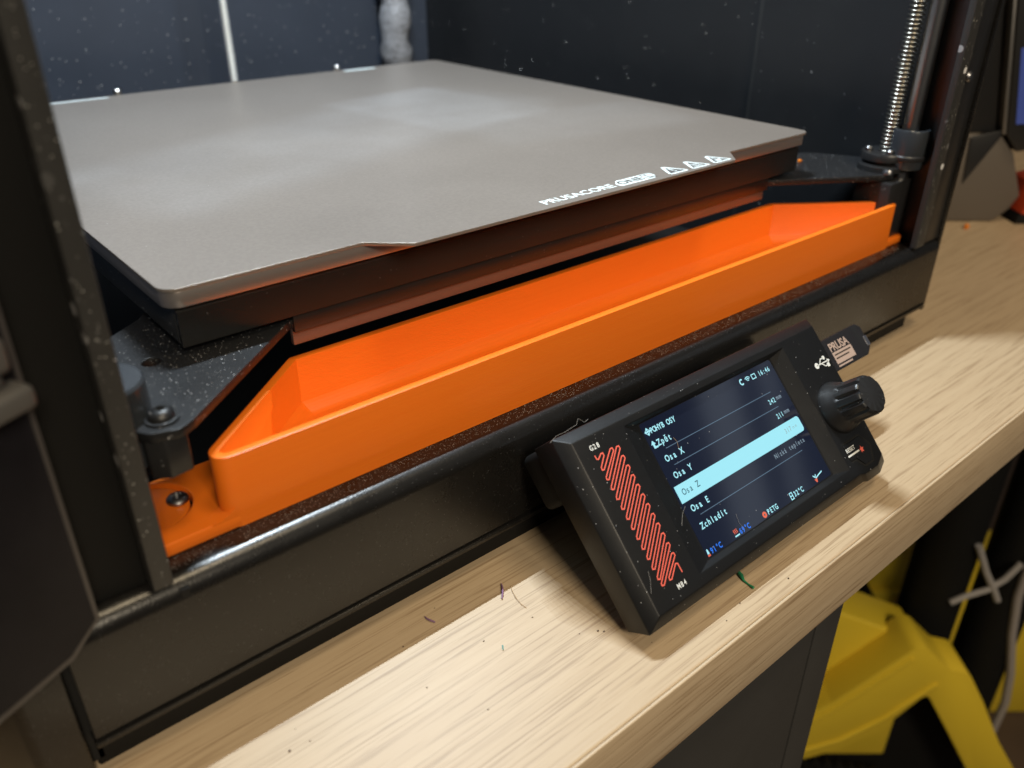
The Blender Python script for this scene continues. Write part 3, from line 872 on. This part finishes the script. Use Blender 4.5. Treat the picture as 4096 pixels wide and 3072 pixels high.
# white lozenge with the letters left open as grey
on_sheet('badge', poly_me([round_poly([(16.2, 38.6), (36.0, 38.6), (39.2, 42.0), (39.2, 45.4), (19.6, 45.4), (16.2, 42.0)], 0.8, 3)]), 0, 0)
me = text_me('ONE', 5.8, 0, 'LEFT', 0.16); w = max(v.co.x for v in me.vertices); me.transform(Matrix.Diagonal((14.0 / w, 1, 1, 1)))
on_sheet('badge_text', me, 17.6, 40.0, 0.05, 'grey_ink')
on_sheet('badge_frame', poly_me([rect(32.6, 38.2, 39.4, 44.7)]), 0, 0, 0.03, 'grey_ink')
on_sheet('badge_field', poly_me([rect(33.1, 37.7, 39.9, 44.2)]), 0, 0, 0.04)
on_sheet('badge_text', text_me('L', 5.2, 0, 'LEFT', 0.14), 34.2, 40.3, 0.08, 'grey_ink')
for i, cx in enumerate((50.2, 64.6, 79.2)):
    tri = [(cx - 6.6, 37.5), (cx + 6.6, 37.5), (cx + 1.0, 47.6), (cx - 1.0, 47.6)]
    on_sheet('warning_triangle', poly_me([round_poly(tri, [1.2, 1.2, .7, .7], 3)]), 0, 0)
    tin = [(cx - 4.7, 38.7), (cx + 4.7, 38.7), (cx, 46.0)]
    on_sheet('triangle_field', poly_me([tin]), 0, 0, 0.03, 'grey_ink')
    if i == 0:
        ic = [rect(cx - 0.5, cx + 0.5, 41.2, 44.4), circle(cx, 40.0, 0.65, 10)]
    elif i == 1:
        ic = [rect(cx - 2.6, cx + 2.6, 39.3, 39.9)] + [rect(cx + k * 1.5 - 0.3, cx + k * 1.5 + 0.3, 40.4, 43.0) for k in (-1, 0, 1)]
    else:
        ic = [rect(cx - 2.2, cx + 1.2, 39.3, 41.0), rect(cx - 0.6, cx + 0.1, 41.0, 44.2), rect(cx + 0.6, cx + 2.6, 41.3, 42.0)]
    on_sheet('triangle_icon', poly_me(ic), 0, 0, 0.06)
on_sheet('rear_print', poly_me([rect(-135, -77, 358.5, 361.5)]), 0, 0)
on_sheet('rear_print', poly_me([rect(80, 104, 357, 361.5)]), 0, 0)
for sx in (-69, 79):
    finish('bed_pin', lathe([(2.4, 100), (2.4, 109.6), (1.6, 110.6), (0.2, 110.8)], (sx, 368.3, 0), 20), 'bright_steel', printer)

# ------------------------------------------------------------------ orange printed tray
tray = thing('tray', (15, 32, ZT), 'bright orange printed tray with slanted ends sitting behind the front panel', 'tray')
out = [(-173.2, 11.4), (207.5, 11.4), (147, 54.6), (-122.5, 54.6)]
Z0, Z1, ZF = ZT + 0.15, 71.9, 52.4
TW = 2.9
rad = [4.4, 4.8, 2.5, 2.5]
SEG = 8
def ring(ins, z, rr):
    return [(x, y, z) for x, y in round_poly(offset_poly(out, ins) if ins else out, rr, SEG)]
b3 = lambda d: [max(0.6, r - d) for r in rad]
rs = [ring(0.0, Z0, rad), ring(0.0, Z1 - 0.35, rad), ring(0.12, Z1 - 0.08, b3(0.12)), ring(0.4, Z1, b3(0.4)),
      ring(TW - 0.4, Z1, b3(TW - 0.4)), ring(TW - 0.1, Z1 - 0.1, b3(TW - .1)), ring(TW, Z1 - 0.4, b3(TW)), ring(TW, ZF + 3.6, b3(TW)), ring(TW + 0.25, ZF + 3.2, b3(TW)), ring(TW + 3.2, ZF + 0.7, b3(TW)), ring(TW + 4.6, ZF + 0.1, b3(TW)), ring(TW + 5.2, ZF, b3(TW))]
finish('basin', rings(rs), 'orange_plastic', tray, 40)
# mounting flanges; the left one has a round opening for a screw
fl = [(-206, 11.5), (-158, 11.5), (-150, 11.5), (-150, 43.6), (-200, 43.6), (-206, 43.6)]
me = plate([round_poly(fl, [0.5, 1, 0.3, 2, 1, 0.5], 4), circle(-180.4, 31.0, 11.7, 48)], Z0, 52.6, 0.5)
put('mounting_flange', me, None, 'orange_plastic', tray, 40)
me = plate([circle(-180.4, 31.0, 10.8, 48)], Z0, 51.7, 0.3)
put('inset_disc', me, None, 'orange_plastic', tray, 40)
fr = [(165, 11.6), (212, 11.6), (212, 42), (165, 42)]
me = plate([round_poly(fr, [0.5, 4, 3, 0.5], 6)], Z0, 52.6, 0.9)
put('mounting_flange', me, None, 'orange_plastic', tray, 40)
# fillet where the front wall runs out into the flange
fp = [(-170, 52.3)] + [(-170 + 10 * math.sin(t), 62.6 - 10 * math.cos(t)) for t in [math.pi / 2 * k / 8 for k in range(9)]] + [(-155, 62.6), (-155, 52.3)]
finish('fillet', prism_y(fp, 11.5, 17.5, 0.0), 'orange_plastic', tray, 40)
scw = thing('screw', (-172.6, 30.2, 52.1), 'small steel screw head set in the orange tray flange', 'screw')
finish('screw_head', lathe([(3.1, 52.15), (3.1, 52.9), (2.5, 53.6), (1.5, 53.9), (1.4, 53.2), (0.2, 53.1)], (-172.6, 30.0, 0), 28), 'screw_steel', scw)

# ------------------------------------------------------------------ scraps on the table
def scrap(name, pts, r, mat, label, cat):
    o = finish(name, tube(pts, r, 8), mat)
    return tag(o, label, cat)
T = TZ + 0.1
scrap('filament_scrap', [(-85.8, -10.4, T + .5), (-87.0, -12.4, T + .9), (-88.4, -14.2, T + .7), (-90.2, -16.0, T + .4)], [0.2, .32, .34, .25], 'purple_plastic', 'curled purple filament scrap lying beside the display shadow on the table', 'scrap')
scrap('filament_scrap', [(-114.9, -6.0, T + .4), (-115.0, -7.6, T + .6), (-114.5, -9.0, T + .6), (-113.8, -10.2, T + .4)], [0.15, .28, .32, .25], 'purple_plastic', 'short purple filament scrap lying in front of the bare front panel', 'scrap')
scrap('filament_scrap', [(-18.3, -59.4, T + .6), (-19.4, -61.6, T + 1.0), (-20.4, -63.4, T + .5), (-20.6, -65.4, T + .4), (-20.9, -67.8, T + .6)], [.6, .75, .4, .28, .5], 'green_plastic', 'dark green plastic scrap on the table under the display', 'scrap')
scrap('filament_scrap', [(425, 60.5, T + 1), (428, 61.5, T + 1.6), (430, 61, T + 1)], [1.2, 2.0, 1.0], 'orange_scrap', 'small orange plastic bit on the table by the grey device', 'scrap')
scrap('filament_scrap', [(-103.2, -32.0, T + .2), (-104.3, -33.6, T + .3)], [.2, .16], 'teal_plastic', 'tiny teal plastic speck on the bright part of the table', 'scrap')
scrap('filament_scrap', [(180, 62, 86.5), (181.5, 62.6, 86.7), (183.0, 62.2, 86.4)], [.5, .8, .4], 'orange_scrap', 'copper coloured scrap resting on the bed support arm', 'scrap')
scrap('hair', [(-83.8, -12.8, T), (-85.2, -15.6, T + .4), (-86.4, -19.0, T + .5), (-86.8, -22.0, T + .3), (-86.5, -24.4, T)], .09, 'fibre_tan', 'fine tan hair lying across the shadow edge on the table', 'hair')
spots = [(-168, -18), (-166.7, -24.2), (-172.5, -23.5), (-106.5, -26.6), (-87.8, -28.8), (-110, -4.6), (-127.5, -12), (-75.6, -47), (-74.2, -48.4), (-81, -44), (-66, -61.5), (-40, -71), (-7, -72.5), (-30, -69), (60, -45), (-140, -60), (-122, -48), (-131, -30)]
for i, (x, y) in enumerate(spots):
    r = random.uniform(0.14, 0.36)
    b = bmesh.new(); bmesh.ops.create_icosphere(b, subdivisions=1, radius=r)
    for v in b.verts: v.co = Vector((v.co.x * random.uniform(.8, 1.8), v.co.y * random.uniform(.7, 1.2), v.co.z * .7)) + Vector((x, y, TZ + r * .5))
    tag(finish('crumb', b, 'crumb_brown'), 'tiny dark crumb lying on the oak table top', 'crumb', 'crumbs on the table')

# ------------------------------------------------------------------ device standing further along the table
YAW = -0.70242
CX, CY = -223.93, -178.47
def base(u, d):   # point on the floor plan, u to the right and d ahead along a heading of 40 degrees
    return (CX + 0.64605 * d + 0.76329 * u, CY + 0.76329 * d - 0.64605 * u)
bx, by = base(340, 620)
dev = thing('device', (bx, by, TZ), 'grey angular desktop device with a dark blue screen, behind the printer side', 'device', None, YAW, True)
def lp_(pts, y0, y1, name, mat, parent, bev=1.0, smooth=35): return finish(name, prism_y(pts, y0, y1, bev), mat, parent, smooth)
dz = 3.0
lp_([(-30, 0), (30, 0), (40, 9), (46, 20), (32, 52), (18.5, 66), (-30, 66)], 0, 160, 'lower_body', 'device_grey', dev, 2.0)
lp_([(-30, 66.3), (17.0, 66.3), (-1, 150), (-1, 330), (-30, 330)], 4, 160, 'upper_body', 'device_dark', dev, 2.0)
lp_([(-4.2, 64), (-1.2, 30), (19, 66.6), (17, 69.0)], -1.5, 3.5, 'corner_skin', 'device_dark', dev, 0.4)
lp_([(17.6, 66.5), (20.2, 66.5), (1.2, 158), (-1.2, 158)], -3, 60, 'edge_strip', 'edge_metal', dev, 0.5)
lp_([(20.4, 66.5), (31, 54), (62, 60), (70, 330), (1.4, 330), (1.4, 158)], -4, 120, 'bezel', 'device_dark', dev, 1.0)
lp_([(24.5, 74), (60, 76), (60, 125.5), (13.0, 125.5)], -4.6, -3.6, 'screen', 'far_screen', dev, 0.1)
rb = thing('red_block', (*base(398, 612), TZ), 'red plastic block at the foot of the grey device', 'block', None, YAW, True)
lp_([(-12, 8), (30, 8), (30, 40), (-4, 30)], 0, 40, 'body', 'red_plastic', rb, 1.5)
lp_([(-14, 0.2), (30, 0.2), (30, 7.9), (-12, 7.9)], 2, 38, 'foot', 'matte_black', rb, 0.5)

# ------------------------------------------------------------------ things under the table
cab = thing('drawer_cabinet', (-150, 150, FLOOR), 'dark grey drawer cabinet under the table with a vertical slot', 'cabinet')
finish('carcass', box(-420, 47.0, -62, 420, FLOOR, TZ - TT - 2.5, 1.5), 'cabinet_grey', cab)
finish('front_panel', box(-400, 25.2, -72, -62.4, FLOOR + 20, TZ - TT - 14, 0.8), 'cabinet_grey', cab)
finish('front_strip', box(26.4, 46.8, -72, -62.4, FLOOR + 20, TZ - TT - 3.2, 0.8), 'cabinet_grey', cab)

# black posts standing under the table
for u, r, d, lab in ((411, 27.0, 610, 'black upright post under the table with the crossed straps on its outer side'), (480, 26.0, 610, 'black upright post under the table next to the grey power cable')):
    x, y = base(u, d)
    p = finish('upright_post', lathe([(r * .8, FLOOR), (r, FLOOR + 4), (r, TZ - TT - 1), (r * .93, TZ - TT + 0.5)], (x, y, 0), 32), 'matte_black')
    tag(p, lab, 'post', 'upright posts under the table')
# pale straps crossed over the pipes
x0, y0 = base(446, 580)
tie = thing('strap', (x0, y0, -336), 'pale grey plastic straps crossed between the black posts', 'strap', None, YAW, True)
finish('strap_end', tube([(-27, 0, 47), (-12, 0, 16), (1, 0, -5), (8, 0, -18)], 3.2, 8), 'pale_strip', tie)
finish('strap_end', tube([(-35, 0, -21), (-23, 0, -13), (-5, 0, -5), (8, 0, 8), (17, 0, 26)], 2.8, 8), 'pale_strip', tie)

# yellow vacuum cleaner
vx, vy = base(386, 540)
vac = thing('vacuum_cleaner', (vx, vy, FLOOR), 'yellow and black vacuum cleaner with a big bent handle', 'vacuum cleaner', None, YAW, True)
def vz(pts): return [((u - 400) * .9643, 197 - (197 - z) * .9643 - FLOOR) for u, z in pts]
lp_(vz([(270, -372), (303, -363), (352, -384), (392, -402), (392, -566), (270, -566)]), 14, 60, 'back_panel', 'yellow_plastic', vac, 3)
ho = [(250, -490), (304, -447), (371, -370), (404, -403), (424, -408), (447, -446), (478, -503), (524, -573), (478, -578), (426, -491), (391, -434), (357, -486), (324, -513), (250, -548)]
ho = round_poly(ho, [2, 20, 11, 14, 16, 30, 20, 4, 4, 20, 5, 12, 20, 2], 5)
lp_(vz(ho), -18, 22, 'handle', 'yellow_plastic', vac, 4.5, 60)
for q in (((258, -497), (304, -459), (366, -388)), ((262, -528), (322, -499), (356, -470), (396, -421))):
    finish('handle_rib', tube([(*((x - 400) * .9643, -18.2), 197 - (197 - z) * .9643 - FLOOR) for x, z in q], 2.2, 8), 'yellow_plastic', vac, 60)
lp_(vz([(262, -520), (330, -516), (360, -490), (392, -440), (428, -494), (480, -578), (480, FLOOR + 60), (262, FLOOR + 60)]), 24, 200, 'tank', 'matte_black', vac, 4)
for k in range(9):
    finish('hose_ring', tube([(-106 + k * 12.2 + 5.0 * math.cos(t), -16, 206 - k * 3.0 + 30 * math.sin(t)) for t in [math.pi * j / 6 for j in range(7)]], 4.6, 8), 'matte_black', vac)
for u in (330, 450):
    finish('caster', lathe([(18, 0), (20, 4), (20, 56), (16, 60)], (u - 400, 110, 0), 24), 'matte_black', vac)

# yellow ribbed bin behind the pipes
gx, gy = base(510, 760)
binn = thing('storage_bin', (gx, gy, FLOOR), 'yellow ribbed storage bin behind the black pipes', 'bin', None, YAW, True)
finish('bin_wall', box(-150, 24, 0, 150, 0, 330, 6), 'yellow_plastic', binn)
for z in (120, 210, 300):
    finish('bin_rib', box(-154, 26, -9, -0.4, z, z + 26, 3), 'yellow_plastic', binn)
finish('bin_step', box(27, 200, 10, 150, 0, 205, 6), 'yellow_plastic', binn)
finish('grey_band', tube([(-102, -16, 90), (-90, -18, 148), (-62, -18, 205), (-30, -18, 240)], 5, 10), 'cable_grey', binn)

# power cable
cx0, cy0 = base(395, 500)
cab_pts = [(388, -210), (389, -260), (396, -300), (408, -345), (414, -380), (413, -420), (404, -460), (404, -560), (408, -738)]
o = finish('power_cable', tube([(*base((u + 6) * 1.2, 583), max(FLOOR + 4, 197 - (197 - z) * 1.2)) for u, z in cab_pts], 4.0, 10), 'cable_grey')
tag(o, 'thin grey power cable hanging beside the black pipes', 'cable')
